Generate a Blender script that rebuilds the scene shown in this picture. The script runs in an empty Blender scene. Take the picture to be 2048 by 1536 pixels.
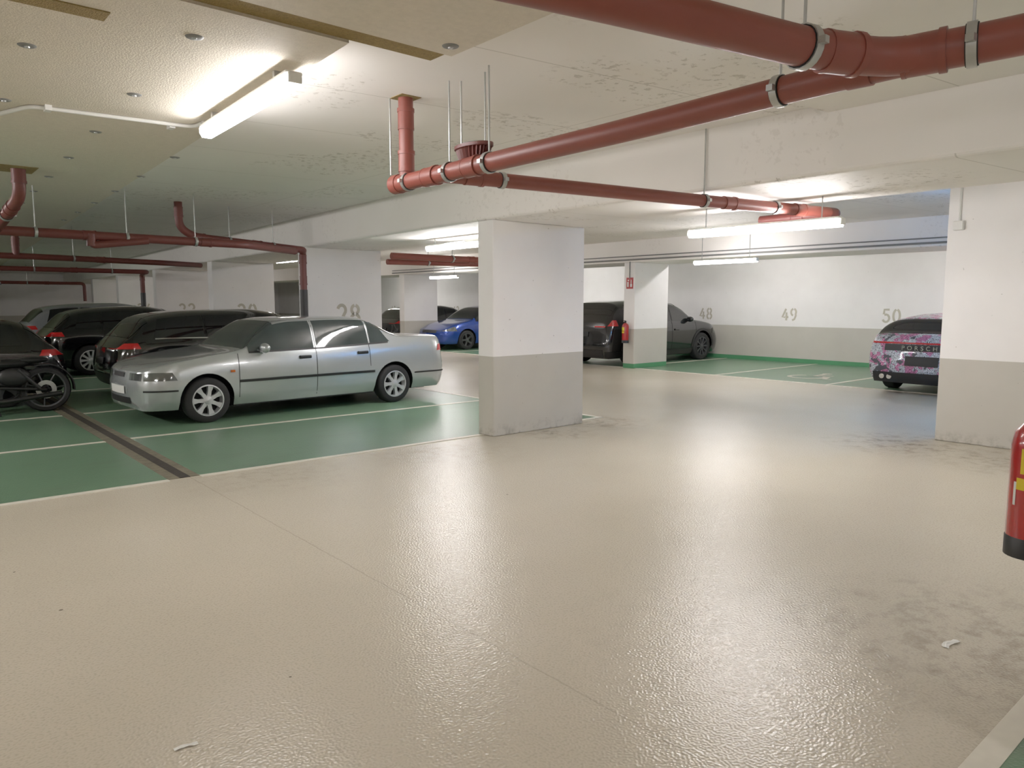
import bpy, math, random, bmesh
from mathutils import Vector, Matrix
random.seed(4)
SC=bpy.context.scene
COL=SC.collection
PI=math.pi
# ------------------------------------------------------------------ materials
def newmat(name):
    m=bpy.data.materials.new(name); m.use_nodes=True
    nt=m.node_tree; b=nt.nodes['Principled BSDF']
    return m,nt,b
def N(nt,t,**k):
    n=nt.nodes.new(t)
    for a,v in k.items(): setattr(n,a,v)
    return n
def rgb(r,g,b): # srgb 0-255 -> linear
    f=lambda c:(c/255/12.92) if c/255<=.04045 else ((c/255+.055)/1.055)**2.4
    return (f(r),f(g),f(b),1)
def mat(name,col,rough=.5,metal=0,var=.06,scale=8,bump=0,bscale=60,coat=0,emis=None,estr=0,spec=.5):
    m,nt,b=newmat(name)
    geo=N(nt,'ShaderNodeTexCoord')
    no=N(nt,'ShaderNodeTexNoise'); no.inputs['Scale'].default_value=scale; no.inputs['Detail'].default_value=1
    nt.links.new(geo.outputs['Object'],no.inputs['Vector'])
    mx=N(nt,'ShaderNodeMix',data_type='RGBA')
    mx.inputs['A'].default_value=tuple(c*(1-var) for c in col[:3])+(1,)
    mx.inputs['B'].default_value=tuple(min(1,c*(1+var)) for c in col[:3])+(1,)
    nt.links.new(no.outputs['Fac'],mx.inputs['Factor'])
    nt.links.new(mx.outputs['Result'],b.inputs['Base Color'])
    b.inputs['Roughness'].default_value=rough; b.inputs['Metallic'].default_value=metal
    b.inputs['Coat Weight'].default_value=coat; b.inputs['Coat Roughness'].default_value=.04
    b.inputs['Specular IOR Level'].default_value=spec
    if emis:
        b.inputs['Emission Color'].default_value=emis; b.inputs['Emission Strength'].default_value=estr
    if bump:
        n2=N(nt,'ShaderNodeTexNoise'); n2.inputs['Scale'].default_value=bscale; n2.inputs['Detail'].default_value=2
        nt.links.new(geo.outputs['Object'],n2.inputs['Vector'])
        bp=N(nt,'ShaderNodeBump'); bp.inputs['Strength'].default_value=bump; bp.inputs['Distance'].default_value=.01
        nt.links.new(n2.outputs['Fac'],bp.inputs['Height']); nt.links.new(bp.outputs['Normal'],b.inputs['Normal'])
    return m
def math_node(nt,op,a,b=None,c=None):
    n=N(nt,'ShaderNodeMath',operation=op)
    for i,v in enumerate((a,b,c)):
        if v is None: continue
        if isinstance(v,(int,float)): n.inputs[i].default_value=v
        else: nt.links.new(v,n.inputs[i])
    return n.outputs[0]
def mixc(nt,fac,A,B):
    mx=N(nt,'ShaderNodeMix',data_type='RGBA')
    for k,v in (('A',A),('B',B)):
        if isinstance(v,tuple): mx.inputs[k].default_value=v
        else: nt.links.new(v,mx.inputs[k])
    if isinstance(fac,(int,float)): mx.inputs['Factor'].default_value=fac
    else: nt.links.new(fac,mx.inputs['Factor'])
    return mx.outputs['Result']
def mrange(nt,v,a,b,c=0,d=1):
    m2=N(nt,'ShaderNodeMapRange'); m2.inputs['From Min'].default_value=a; m2.inputs['From Max'].default_value=b
    m2.inputs['To Min'].default_value=c; m2.inputs['To Max'].default_value=d
    nt.links.new(v,m2.inputs['Value']); return m2.outputs[0]
def noise(nt,vec,sc,det=3,rough=.5):
    n=N(nt,'ShaderNodeTexNoise'); n.inputs['Scale'].default_value=sc; n.inputs['Detail'].default_value=det; n.inputs['Roughness'].default_value=rough
    nt.links.new(vec,n.inputs['Vector']); return n.outputs['Fac']
def stretched(nt,P,sx,sy,sz):
    v=N(nt,'ShaderNodeVectorMath',operation='MULTIPLY'); nt.links.new(P,v.inputs[0]); v.inputs[1].default_value=(sx,sy,sz); return v.outputs[0]
def twotone(name,green):
    m,nt,b=newmat(name)
    g=N(nt,'ShaderNodeNewGeometry'); s=N(nt,'ShaderNodeSeparateXYZ'); nt.links.new(g.outputs['Position'],s.inputs[0])
    z=s.outputs['Z']; P=g.outputs['Position']
    no=noise(nt,P,2.5,3)
    white=mixc(nt,no,rgb(236,233,231),rgb(247,245,243))
    beige=mixc(nt,no,rgb(184,180,169),rgb(195,191,181))
    c=mixc(nt,math_node(nt,'GREATER_THAN',z,.93),beige,white)
    if green: c=mixc(nt,math_node(nt,'LESS_THAN',z,.11),c,rgb(72,138,94))
    sp=noise(nt,P,24,1)
    dk=math_node(nt,'MULTIPLY',math_node(nt,'GREATER_THAN',sp,.79),.4)
    c=mixc(nt,dk,c,rgb(105,98,85))
    if not green:
        ft=math_node(nt,'MULTIPLY',mrange(nt,z,0,.16,1,0),mrange(nt,noise(nt,P,9,3,.7),.45,.65))
        c=mixc(nt,math_node(nt,'MULTIPLY',ft,.5),c,rgb(96,84,68))
    nt.links.new(c,b.inputs['Base Color']); b.inputs['Roughness'].default_value=.6
    return m
M_wall=twotone('wall_paint',True); M_pil=twotone('pillar_paint',False)
def floormat():
    m,nt,b=newmat('beige_floor_coating')
    g=N(nt,'ShaderNodeNewGeometry'); s=N(nt,'ShaderNodeSeparateXYZ'); P=g.outputs['Position']; nt.links.new(P,s.inputs[0])
    X,Y=s.outputs['X'],s.outputs['Y']
    n1=noise(nt,P,.8,2)
    c=mixc(nt,n1,rgb(190,181,162),rgb(203,194,176))
    n2=noise(nt,P,6,5,.72)
    mask=None
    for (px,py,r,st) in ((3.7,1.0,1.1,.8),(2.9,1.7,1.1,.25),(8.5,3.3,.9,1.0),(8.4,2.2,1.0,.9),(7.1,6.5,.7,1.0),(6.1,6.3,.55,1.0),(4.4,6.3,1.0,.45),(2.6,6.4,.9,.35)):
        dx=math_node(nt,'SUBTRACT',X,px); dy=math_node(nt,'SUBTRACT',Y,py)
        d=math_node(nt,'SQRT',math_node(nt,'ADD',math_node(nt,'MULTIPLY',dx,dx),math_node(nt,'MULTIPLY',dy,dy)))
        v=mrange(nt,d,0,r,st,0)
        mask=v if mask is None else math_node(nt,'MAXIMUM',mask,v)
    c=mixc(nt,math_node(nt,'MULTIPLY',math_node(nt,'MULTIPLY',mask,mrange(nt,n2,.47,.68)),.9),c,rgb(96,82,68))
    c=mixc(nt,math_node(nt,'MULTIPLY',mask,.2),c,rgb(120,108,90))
    gr=noise(nt,P,90,0)
    c=mixc(nt,mrange(nt,gr,.5,.8,0,.3),c,rgb(144,134,114))
    v=N(nt,'ShaderNodeTexVoronoi'); v.inputs['Scale'].default_value=2.2; nt.links.new(P,v.inputs['Vector'])
    c=mixc(nt,math_node(nt,'MULTIPLY',math_node(nt,'LESS_THAN',v.outputs['Distance'],.022),.8),c,rgb(84,74,60))
    wob=math_node(nt,'MULTIPLY',math_node(nt,'SUBTRACT',n2,.5),.03)
    jd=math_node(nt,'ABSOLUTE',math_node(nt,'SUBTRACT',math_node(nt,'ADD',X,wob),2.03))
    c=mixc(nt,mrange(nt,jd,.001,.007,.3,0),c,rgb(116,104,86))
    nt.links.new(c,b.inputs['Base Color'])
    b.inputs['Roughness'].default_value=.25
    bp=N(nt,'ShaderNodeBump'); bp.inputs['Strength'].default_value=.42; bp.inputs['Distance'].default_value=.005
    nt.links.new(gr,bp.inputs['Height']); nt.links.new(bp.outputs['Normal'],b.inputs['Normal'])
    return m
M_floor=floormat()
def greenmat():
    m,nt,b=newmat('green_floor_coating')
    g=N(nt,'ShaderNodeNewGeometry'); P=g.outputs['Position']
    c=mixc(nt,noise(nt,P,1.3,3),rgb(88,120,94),rgb(105,136,109))
    c=mixc(nt,mrange(nt,noise(nt,stretched(nt,P,.4,1,1),4,3,.6),.52,.7,0,.3),c,rgb(88,98,80))
    nt.links.new(c,b.inputs['Base Color']); b.inputs['Roughness'].default_value=.3
    bp=N(nt,'ShaderNodeBump'); bp.inputs['Strength'].default_value=.35; bp.inputs['Distance'].default_value=.005
    nt.links.new(noise(nt,P,95,0),bp.inputs['Height']); nt.links.new(bp.outputs['Normal'],b.inputs['Normal'])
    return m
M_green=greenmat()
M_line=mat('line_paint',rgb(214,209,194),.45,var=.1,scale=14)
M_gutter=mat('gutter_concrete',rgb(104,98,80),.8,var=.5,scale=9,bump=.6,bscale=25)
M_slot=mat('gutter_slot',rgb(44,38,30),.9,var=.5,scale=20,bump=.6,bscale=40)
def ceilmat():
    m,nt,b=newmat('white_concrete_ceiling')
    g=N(nt,'ShaderNodeNewGeometry'); P=g.outputs['Position']
    n1=noise(nt,P,1.2,2)
    c=mixc(nt,n1,rgb(233,229,223),rgb(244,240,235))
    s=N(nt,'ShaderNodeSeparateXYZ'); nt.links.new(P,s.inputs[0])
    w=math_node(nt,'FRACT',math_node(nt,'MULTIPLY',math_node(nt,'ADD',s.outputs['Y'],math_node(nt,'MULTIPLY',s.outputs['X'],.12)),.8))
    w2=math_node(nt,'FRACT',math_node(nt,'MULTIPLY',math_node(nt,'ADD',s.outputs['X'],.35),.42))
    sn=N(nt,'ShaderNodeSeparateXYZ'); nt.links.new(g.outputs['Normal'],sn.inputs[0])
    dn=math_node(nt,'GREATER_THAN',math_node(nt,'ABSOLUTE',sn.outputs['Z']),.5)
    ln=math_node(nt,'MAXIMUM',math_node(nt,'LESS_THAN',w,.008),math_node(nt,'LESS_THAN',w2,.004))
    c=mixc(nt,math_node(nt,'MULTIPLY',math_node(nt,'MULTIPLY',ln,.45),dn),c,rgb(150,145,130))
    n2=noise(nt,P,16,4,.65)
    n4=noise(nt,P,.9,1)
    f=math_node(nt,'MULTIPLY',mrange(nt,n2,.56,.62),mrange(nt,n4,.54,.6))
    f=math_node(nt,'MULTIPLY',f,mrange(nt,dn,0,1,.3,1))
    c=mixc(nt,math_node(nt,'MULTIPLY',f,.45),c,rgb(152,143,126))
    nt.links.new(c,b.inputs['Base Color']); b.inputs['Roughness'].default_value=.6
    return m
M_ceil=ceilmat()
M_board=mat('insulation_board',rgb(216,207,191),.75,var=.08,scale=30,bump=.4,bscale=90)
M_boardedge=mat('raw_woodwool',rgb(140,118,66),.9,var=.35,scale=60,bump=.9,bscale=120)
M_pipe=mat('red_brown_pvc',rgb(134,66,55),.42,var=.05)
M_pipe2=mat('red_brown_pvc_dark',rgb(102,46,40),.45,var=.05)
M_blackpipe=mat('black_pvc',rgb(32,32,34),.4)
M_steel=mat('galvanised_steel',rgb(180,182,180),.35,metal=.7,var=.1,scale=30)
M_rubber=mat('black_rubber',rgb(24,24,25),.75,var=.2,scale=20)
M_black=mat('black_plastic',rgb(18,18,19),.45)
M_under=mat('underbody_black',rgb(8,8,8),.9)
M_glass=mat('tinted_glass',rgb(52,60,60),.04,var=.5,scale=3,coat=.6)
M_glass2=mat('dark_tinted_glass',rgb(16,18,20),.04,var=.2,scale=2,coat=.6)
M_rim=mat('alloy',rgb(196,198,200),.3,metal=.5)
M_rimdark=mat('dark_alloy',rgb(84,86,88),.35,metal=.7)
M_plate=mat('plate_black',rgb(6,6,6),.5)
M_head=mat('headlamp_glass',rgb(112,116,116),.08,metal=.6,coat=1)
M_amber=mat('amber_lens',rgb(190,90,20),.15,coat=.6)
M_tail=mat('red_lens',rgb(184,16,22),.12,coat=.8)
M_chrome=mat('chrome',rgb(210,210,210),.12,metal=1)
M_red=mat('extinguisher_red',rgb(168,20,18),.25,coat=.5,var=.03)
M_yellow=mat('label_yellow',rgb(214,186,20),.5,var=.03)
M_white=mat('white_plastic',rgb(225,225,220),.4,var=.03)
M_grey=mat('grey_plastic',rgb(120,120,118),.5)
M_num=mat('stencil_paint',rgb(188,182,166),.7,var=.05)
LC=(1,.955,.945,1)
M_lamp=mat('lamp_diffuser',rgb(250,250,245),.4,var=0,emis=LC,estr=38)
M_lamp2=mat('lamp_diffuser_soft',rgb(250,250,245),.4,var=0,emis=LC,estr=24)
M_fill_lamp=mat('fill_lamp_diffuser',rgb(250,250,245),.4,var=0,emis=LC,estr=125)  # stronger emission for the added fill lamps along the left
M_bluel=mat('blue_lamp_lens',rgb(90,160,250),.4,var=0,emis=(.05,.38,1,1),estr=300)
def paint(name,c,metal=.5,rough=.28): return mat(name,c,rough,metal=metal,var=.02,coat=1)
P_silver=paint('silver_paint',rgb(186,191,192),.6,.27)
P_black=paint('black_paint',rgb(9,9,12),.1,.12)
P_dgrey=paint('dark_grey_paint',rgb(28,30,34),.4,.22)
P_white=paint('light_grey_paint',rgb(140,144,148),.4,.3)
P_blue=paint('blue_paint',rgb(22,62,150),.4,.25)
P_anth=paint('anthracite_paint',rgb(17,17,21),.3,.2)
def graffiti():
    m,nt,b=newmat('graffiti_wrap')
    g=N(nt,'ShaderNodeTexCoord')
    v=N(nt,'ShaderNodeTexNoise'); v.inputs['Scale'].default_value=12; v.inputs['Detail'].default_value=2; v.inputs['Distortion'].default_value=2
    nt.links.new(g.outputs['Object'],v.inputs['Vector'])
    band=math_node(nt,'FRACT',math_node(nt,'MULTIPLY',v.outputs['Fac'],9))
    s=N(nt,'ShaderNodeSeparateXYZ'); nt.links.new(g.outputs['Object'],s.inputs[0])
    n2=noise(nt,g.outputs['Object'],7,2)
    pk=math_node(nt,'GREATER_THAN',math_node(nt,'ADD',n2,mrange(nt,s.outputs['Y'],-.2,.9,.0,-.12)),.52)
    base=mixc(nt,pk,rgb(206,210,214),rgb(212,124,164))
    c=mixc(nt,math_node(nt,'LESS_THAN',band,.4),base,rgb(26,24,30))
    n3=noise(nt,g.outputs['Object'],8,2)
    c=mixc(nt,math_node(nt,'GREATER_THAN',n3,.62),c,rgb(60,60,66))
    nt.links.new(c,b.inputs['Base Color']); b.inputs['Roughness'].default_value=.4; b.inputs['Coat Weight'].default_value=.3
    return m
P_graf=graffiti()
# ------------------------------------------------------------------ mesh helpers
def root(name,label,cat,loc=(0,0,0),rot=0,group=None):
    e=bpy.data.objects.new(name,None); e.empty_display_size=.2
    e.location=loc; e.rotation_euler=(0,0,rot)
    e['label']=label; e['category']=cat
    if group: e['group']=group
    COL.objects.link(e); return e
def mk(name,V,F,m,parent=None,world=False,smooth=False,ang=40,label=None,mi=None):
    if parent is not None and world:
        o=parent.location; V=[(v[0]-o[0],v[1]-o[1],v[2]-o[2]) for v in V]
    me=bpy.data.meshes.new(name); me.from_pydata([tuple(v) for v in V],[],F); 
    for x in (m if isinstance(m,(list,tuple)) else [m]): me.materials.append(x)
    if mi: me.polygons.foreach_set('material_index',mi)
    me.update()
    bm=bmesh.new(); bm.from_mesh(me); bmesh.ops.recalc_face_normals(bm,faces=bm.faces); bm.to_mesh(me); bm.free()
    if smooth:
        me.polygons.foreach_set('use_smooth',[True]*len(me.polygons)); me.set_sharp_from_angle(angle=math.radians(ang))
    ob=bpy.data.objects.new(name,me)
    if parent is not None: ob.parent=parent
    if label: ob['label']=label
    COL.objects.link(ob); return ob
def boxg(x0,x1,y0,y1,z0,z1):
    V=[(x,y,z) for x in (x0,x1) for y in (y0,y1) for z in (z0,z1)]
    F=[(0,1,3,2),(4,6,7,5),(0,4,5,1),(2,3,7,6),(0,2,6,4),(1,5,7,3)]
    return V,F
def join(parts):
    V=[];F=[]
    for v,f in parts:
        o=len(V); V+=list(v); F+=[tuple(i+o for i in q) for q in f]
    return V,F
def joinm(parts): # (V,F,mi)
    V=[];F=[];MI=[]
    for v,f,m in parts:
        o=len(V); V+=list(v); F+=[tuple(i+o for i in q) for q in f]; MI+=[m]*len(f)
    return V,F,MI
def struct(name,V,F,m):
    o=mk(name,V,F,m); o['kind']='structure'; return o
def sbox(name,a,m): return struct(name,*boxg(*a),m)
def bev(o,w=.01,seg=2):
    md=o.modifiers.new('b','BEVEL'); md.width=w; md.segments=seg; md.limit_method='ANGLE'; return o
def prism(poly,z0,z1):
    n=len(poly); V=[(x,y,z0) for x,y in poly]+[(x,y,z1) for x,y in poly]
    F=[tuple(range(n))[::-1],tuple(range(n,2*n))]+[(i,(i+1)%n,n+(i+1)%n,n+i) for i in range(n)]
    return V,F
def round_path(P,r):
    P=[Vector(p) for p in P]; out=[P[0]]
    for i in range(1,len(P)-1):
        a=(P[i-1]-P[i]); b=(P[i+1]-P[i]); d=min(r,a.length*.49,b.length*.49)
        p0=P[i]+a.normalized()*d; p2=P[i]+b.normalized()*d
        for k in range(6):
            t=k/5; out.append(p0*(1-t)**2+P[i]*2*t*(1-t)+p2*t*t)
    out.append(P[-1]); return out
def tube(P,r,seg=16,cap=True,bend=None):
    P=round_path(P,bend if bend else r*2.2) if len(P)>2 else [Vector(p) for p in P]
    V=[];F=[]; t0=(P[1]-P[0]).normalized()
    up=Vector((0,0,1)) if abs(t0.z)<.9 else Vector((1,0,0))
    n=t0.cross(up).normalized()
    for i,p in enumerate(P):
        t=(P[min(i+1,len(P)-1)]-P[max(i-1,0)]).normalized()
        n=(n-t*n.dot(t)).normalized(); bb=t.cross(n)
        for k in range(seg):
            a=2*PI*k/seg; V.append(p+n*math.cos(a)*r+bb*math.sin(a)*r)
    for i in range(len(P)-1):
        for k in range(seg):
            a=i*seg+k; b=i*seg+(k+1)%seg; F.append((a,b,b+seg,a+seg))
    if cap: F.append(tuple(range(seg))[::-1]); F.append(tuple(range(len(V)-seg,len(V))))
    return V,F
def lathe(prof,seg=24,axis='z',c=(0,0,0)):
    V=[];F=[];n=len(prof)
    for k in range(seg):
        a=2*PI*k/seg
        for r,h in prof:
            x,y=r*math.cos(a),r*math.sin(a)
            if axis=='z': V.append((c[0]+x,c[1]+y,c[2]+h))
            elif axis=='y': V.append((c[0]+x,c[1]+h,c[2]+y))
            else: V.append((c[0]+h,c[1]+x,c[2]+y))
    for k in range(seg):
        k2=(k+1)%seg
        for i in range(n-1):
            F.append((k*n+i,k2*n+i,k2*n+i+1,k*n+i+1))
    return V,F
def ellips(c,r,seg=16,rings=8):
    V=[];F=[]
    for i in range(rings+1):
        ph=PI*i/rings
        for k in range(seg):
            a=2*PI*k/seg; V.append((c[0]+r[0]*math.sin(ph)*math.cos(a),c[1]+r[1]*math.sin(ph)*math.sin(a),c[2]+r[2]*math.cos(ph)))
    for i in range(rings):
        for k in range(seg):
            a=i*seg+k;b=i*seg+(k+1)%seg; F.append((a,b,b+seg,a+seg))
    return V,F
# ------------------------------------------------------------------ stencil digits
def arc(cx,cy,rx,ry,a0,a1,n=9):
    return [(cx+rx*math.cos(math.radians(a0+(a1-a0)*i/n)),cy+ry*math.sin(math.radians(a0+(a1-a0)*i/n))) for i in range(n+1)]
DG={
'0':[arc(.3,.5,.21,.43,100,260),arc(.3,.5,.21,.43,80,-80)],
'1':[[(.12,.78),(.24,.92),(.32,.93),(.32,.56)],[(.32,.46),(.32,.05)]],
'2':[arc(.29,.7,.2,.23,165,-20)+[(.36,.42),(.22,.22)],[(.1,.07),(.52,.07)]],
'3':[arc(.28,.71,.19,.21,160,-60),arc(.28,.28,.21,.22,55,-160)],
'4':[[(.36,.93),(.28,.75),(.07,.3),(.3,.3)],[(.4,.66),(.4,.05)],[(.46,.3),(.56,.3)]],
'8':[arc(.3,.72,.18,.2,100,250),arc(.3,.72,.18,.2,80,-70),arc(.3,.28,.21,.22,100,260),arc(.3,.28,.21,.22,80,-80)],
'5':[[(.5,.92),(.16,.92),(.13,.6)],arc(.28,.33,.22,.26,120,-160)],
'9':[arc(.3,.68,.2,.25,100,260),arc(.3,.68,.2,.25,80,-30)+[(.48,.4),(.38,.15),(.2,.07)]],
}
def number(txt,origin,right,up,h,parent,nrm,world=True):
    V=[];F=[]; right=Vector(right);up=Vector(up);nrm=Vector(nrm);o=Vector(origin)
    wtot=len(txt)*.68*h-.08*h
    for i,ch in enumerate(txt):
        for st in DG[ch]:
            n=len(st); b=len(V)
            for j,(x,y) in enumerate(st):
                a=Vector(st[max(j-1,0)]);c=Vector(st[min(j+1,n-1)]);t=(c-a).normalized();nn=Vector((-t.y,t.x))*.075
                for sg in (1,-1):
                    px=x+nn.x*sg;py=y+nn.y*sg
                    V.append(o+right*((px+i*.68)*h-wtot/2)+up*((py-.5)*h)+nrm*.004)
            for j in range(n-1): F.append((b+2*j,b+2*j+1,b+2*j+3,b+2*j+2))
    return mk('painted_number',V,F,M_num,parent,world=world,label='stencilled number %s in beige paint'%txt)
# ------------------------------------------------------------------ room
XW,XL,YN,YF=18.0,-9.0,-7.0,42.0
CZ=2.98
sbox('floor',(XL,XW,YN,YF,-.2,0),M_floor)
sbox('ceiling',(XL,XW,YN,YF,CZ,CZ+.2),M_ceil)
wb=sbox('wall_back',(XW,XW+.2,YN,YF,-.2,CZ+.2),M_wall)
sbox('wall_left',(XL-.2,XL,YN,YF,-.2,CZ+.2),M_wall)
sbox('wall_far',(XL,XW,YF,YF+.2,-.2,CZ+.2),M_wall)
sbox('wall_near',(XL,XW,YN-.2,YN,-.2,CZ+.2),M_wall)
for t,y in (('48',12.5),('49',9.95),('50',7.4),('43',24.5),('42',26.9),('41',29.3)):
    number(t,(XW,y,1.24),(0,-1,0),(0,0,1),.34,wb,(-1,0,0))
sbox('floor.001',(-4.5,1.85,6.8,40,-.01,.004),M_green)
sbox('floor.002',(2.12,7.32,6.8,40,-.01,.004),M_green)
sbox('floor.003',(13.62,18,-6,40,-.01,.004),M_green)
sbox('floor.004',(1.6,8.2,-6,.70,-.01,.004),M_green)
tn=[0]
def trim(a,m=M_line):
    tn[0]+=1; return sbox('trim_%d'%tn[0],a,m)
trim((-4.5,1.85,6.73,6.8,0,.006)); trim((2.12,5.34,6.73,6.8,0,.006)); trim((6.84,7.4,6.73,6.8,0,.006))
trim((7.33,7.39,6.8,40,0,.006)); trim((13.55,13.62,-6,40,0,.006)); trim((1.6,8.2,.70,.79,0,.006))
for y in [9.1,11.62,14.75,17.2,20.2,22.6,25.6,28]:
    trim((-4.5,1.85,y,y+.07,0,.008)); trim((2.12,7.32,y+.03,y+.10,0,.008))
for y in (1.75,4.2,6.65,9.12,11.75,14.1,18.9,24):
    trim((13.62,18,y,y+.08,0,.008))
sbox('floor.005',(1.85,2.12,6.8,40,-.01,.003),M_gutter)
trim((1.95,2.04,6.8,40,0,.0045),M_slot)
def strokes(sts,o,ux,uy,s,z,w):
    V=[];F=[]
    for st in sts:
        n=len(st);b=len(V)
        for j,(x,y) in enumerate(st):
            a=Vector(st[max(j-1,0)]);c=Vector(st[min(j+1,n-1)]);t=(c-a).normalized();nn=Vector((-t.y,t.x))*w
            for sg in (1,-1):
                px=(x+nn.x*sg)*s;py=(y+nn.y*sg)*s
                V.append((o[0]+ux[0]*px+uy[0]*py,o[1]+ux[1]*px+uy[1]*py,z))
        for j in range(n-1): F.append((b+2*j,b+2*j+1,b+2*j+3,b+2*j+2))
    return V,F
wc=[arc(.42,.32,.28,.28,60,-240,20),[(.42,.95),(.44,.55),(.7,.5),(.8,.15),(.92,.15)],[(.44,.72),(.68,.72)],arc(.42,1.02,.05,.05,0,350,12)]
tn[0]+=1; struct('trim_%d'%tn[0],*strokes(wc,(14.3,8.2),(0,-1),(1,0),1.25,.009,.035),M_line)
# beams
tn[0]+=1; bev(struct('trim_%d'%tn[0],*prism([(5.35,YN),(6.83,YN),(6.83,7),(6.83+33*.05,40),(6.83+35*.05,YF),(5.35+35*.05,YF),(5.35,7)],2.48,CZ+.06),M_ceil),.04,4)
bev(trim((13.5,14.85,YN,YF,2.48,CZ+.06),M_ceil),.02,3)
tn[0]+=1; struct('trim_%d'%tn[0],*prism([(2.52,3.0),(2.52,-3),(5.35,-3),(5.35,2.72)],2.92,CZ+.01),M_ceil)
# insulation boards
tn[0]+=1; struct('trim_%d'%tn[0],*prism([(-6,3.6),(1.97,3.6),(2.6,14.8),(4.0,40),(-6,40)],2.89,CZ+.01),M_board)
trim((-6,2.48,-4,3.40,2.88,CZ+.01),M_board)
trim((-6,2.48,3.40,3.60,2.905,CZ+.01),M_boardedge)
trim((-3,.93,3.95,4.08,2.884,2.9),M_boardedge)
trim((.45,.465,4.1,12,2.886,2.90),M_line)
trim((.1,1.35,8.85,9.3,2.885,2.9),M_boardedge)
for bx,y0,nn in ((1.33,4.03,9),(.68,4.73,9),(2.1,7.4,6),(2.38,3.27,1),(2.3,1.9,1),(1.4,2.5,1)):
    for k in range(nn):
        y=y0+1.34*k; x=bx+(y-4)*.035 if nn>1 else bx
        zb=2.89 if y>3.6 else 2.88
        r=root('ceiling_anchor','round grey washer fixing the ceiling insulation board','anchor',(x,y,zb),group='insulation board anchors')
        mk('washer',*lathe([(.001,-.006),(.03,-.008),(.042,-.004),(.045,0)],18),M_grey,r,smooth=True)
        mk('screw_head',*lathe([(.001,-.014),(.012,-.013),(.014,-.006)],10),M_steel,r)
# pillars
def pillar(x0,x1,y0,y1,top,m,num=None,label='concrete pillar, white above and beige-grey below'):
    r=root('concrete_pillar',label,'pillar',((x0+x1)/2,(y0+y1)/2,0))
    o=mk('pillar_body',*boxg(x0,x1,y0,y1,0,top),m,r,world=True); bev(o,.012,2)
    if num: number(num,((x0+x1)/2+.05,y0,1.34),(1,0,0),(0,0,1),.38,r,(0,-1,0))
    return r
pillar(5.35,6.83,6.57,6.85,2.48,M_pil,label='wide scuffed concrete pillar at the corner of the green bay')
pillar(5.6,7.06,11.9,12.2,2.48,M_pil,'28','concrete pillar with painted number 28 behind the silver sedan')
pillar(5.9,7.36,17.4,17.7,2.48,M_pil,'30','concrete pillar with painted number 30')
pillar(6.15,7.7,22.8,23.1,2.48,M_pil,'32','concrete pillar with painted number 32')
pillar(6.4,7.9,28.2,28.5,2.48,M_pil,'34','concrete pillar with painted number 34')
pillar(6.7,8.2,33.6,33.9,2.48,M_pil,None,'white concrete pillar far down the row')
pillar(13.5,14.75,11.35,11.68,2.48,M_wall,None,'white pillar with green base band and fire extinguisher')
pillar(13.5,14.85,16.3,16.6,2.48,M_wall); pillar(13.5,14.85,21.3,21.6,2.48,M_wall,None,'white pillar with green base beside the blue car'); pillar(13.5,14.85,26.4,26.7,2.48,M_wall)
pillar(9.03,9.35,.9,3.17,CZ,M_pil,label='broad concrete pillar, white above beige, with small switch box')
pillar(2.86,3.9,.1,.612,2.92,M_pil,label='concrete pillar carrying the red fire extinguisher')
# ------------------------------------------------------------------ lamps
def lamp(x0,y0,x1,y1,z,ztop,label='long fluorescent batten lamp or added fill lamp with clear diffuser',M=None):  # builds the visible lamps and the added unseen fill lamps alike
    c=Vector(((x0+x1)/2,(y0+y1)/2,0)); d=Vector((x1-x0,y1-y0,0)); L=d.length
    r=root('fluorescent_or_fill_lamp',label,'lamp',(c.x,c.y,z),rot=math.atan2(d.y,d.x),group='ceiling batten lamps')
    h=L/2
    V=[]
    prof=[(-.05,.02),(-.05,-.015),(-.032,-.046),(.032,-.046),(.05,-.015),(.05,.02)]
    n=len(prof)
    for x in (-h+.02,h-.02):
        for y,zz in prof: V.append((x,y,zz))
    F=[(i,(i+1)%n,n+(i+1)%n,n+i) for i in range(n)]+[tuple(range(n)),tuple(range(n,2*n))]
    mk('diffuser',V,F,M or M_lamp,r,label='glowing white diffuser')
    o=mk('housing',*boxg(-h+.02,h-.02,-.052,.052,.018,.042),M_white,r); bev(o)
    for s in (-1,1):
        o=mk('end_cap',*boxg(min(s*h,s*(h-.022)),max(s*h,s*(h-.022)),-.042,.042,-.03,.03),M_white,r); bev(o,.01,3)
        if ztop-z>.1: mk('hanger_rod',*tube([(s*h*.75,0,.04),(s*h*.75,0,ztop-z)],.006,8),M_steel,r)
        else: mk('bracket',*boxg(s*h*.7-.015,s*h*.7+.015,-.03,.03,.042,ztop-z),M_steel,r)
lamp(1.88,4.05,1.95,5.75,2.80,2.89,M=M_lamp2)
for a in ((6.42,3.08,6.38,4.66,2.25,2.48),(6.3,7.75,6.32,9.3,2.35,2.48),(12.45,7.55,12.45,8.95,2.34,CZ),(13.0,17.6,13.0,19.0,2.31,CZ),
  (10.2,13.5,10.2,15,2.92,CZ),(2.0,-3.4,2.0,-1.9,2.82,2.88),(9.9,-1.5,9.9,0,2.92,CZ),  # unseen fill lamps added over the lane and behind the camera
  (10.5,23,10.5,24.5,2.92,CZ),(10.3,33,10.3,34.5,2.92,CZ),(6.4,-2.2,6.4,-.7,2.42,2.48),(15.6,4,15.6,5.5,2.92,CZ),(15.6,9.3,15.6,10.8,2.92,CZ),(15.6,16,15.6,17.5,2.92,CZ),(15.6,26,15.6,27.5,2.92,CZ)):  # more added lamps out of view, mostly to brighten the back wall
    lamp(*a)
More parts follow.
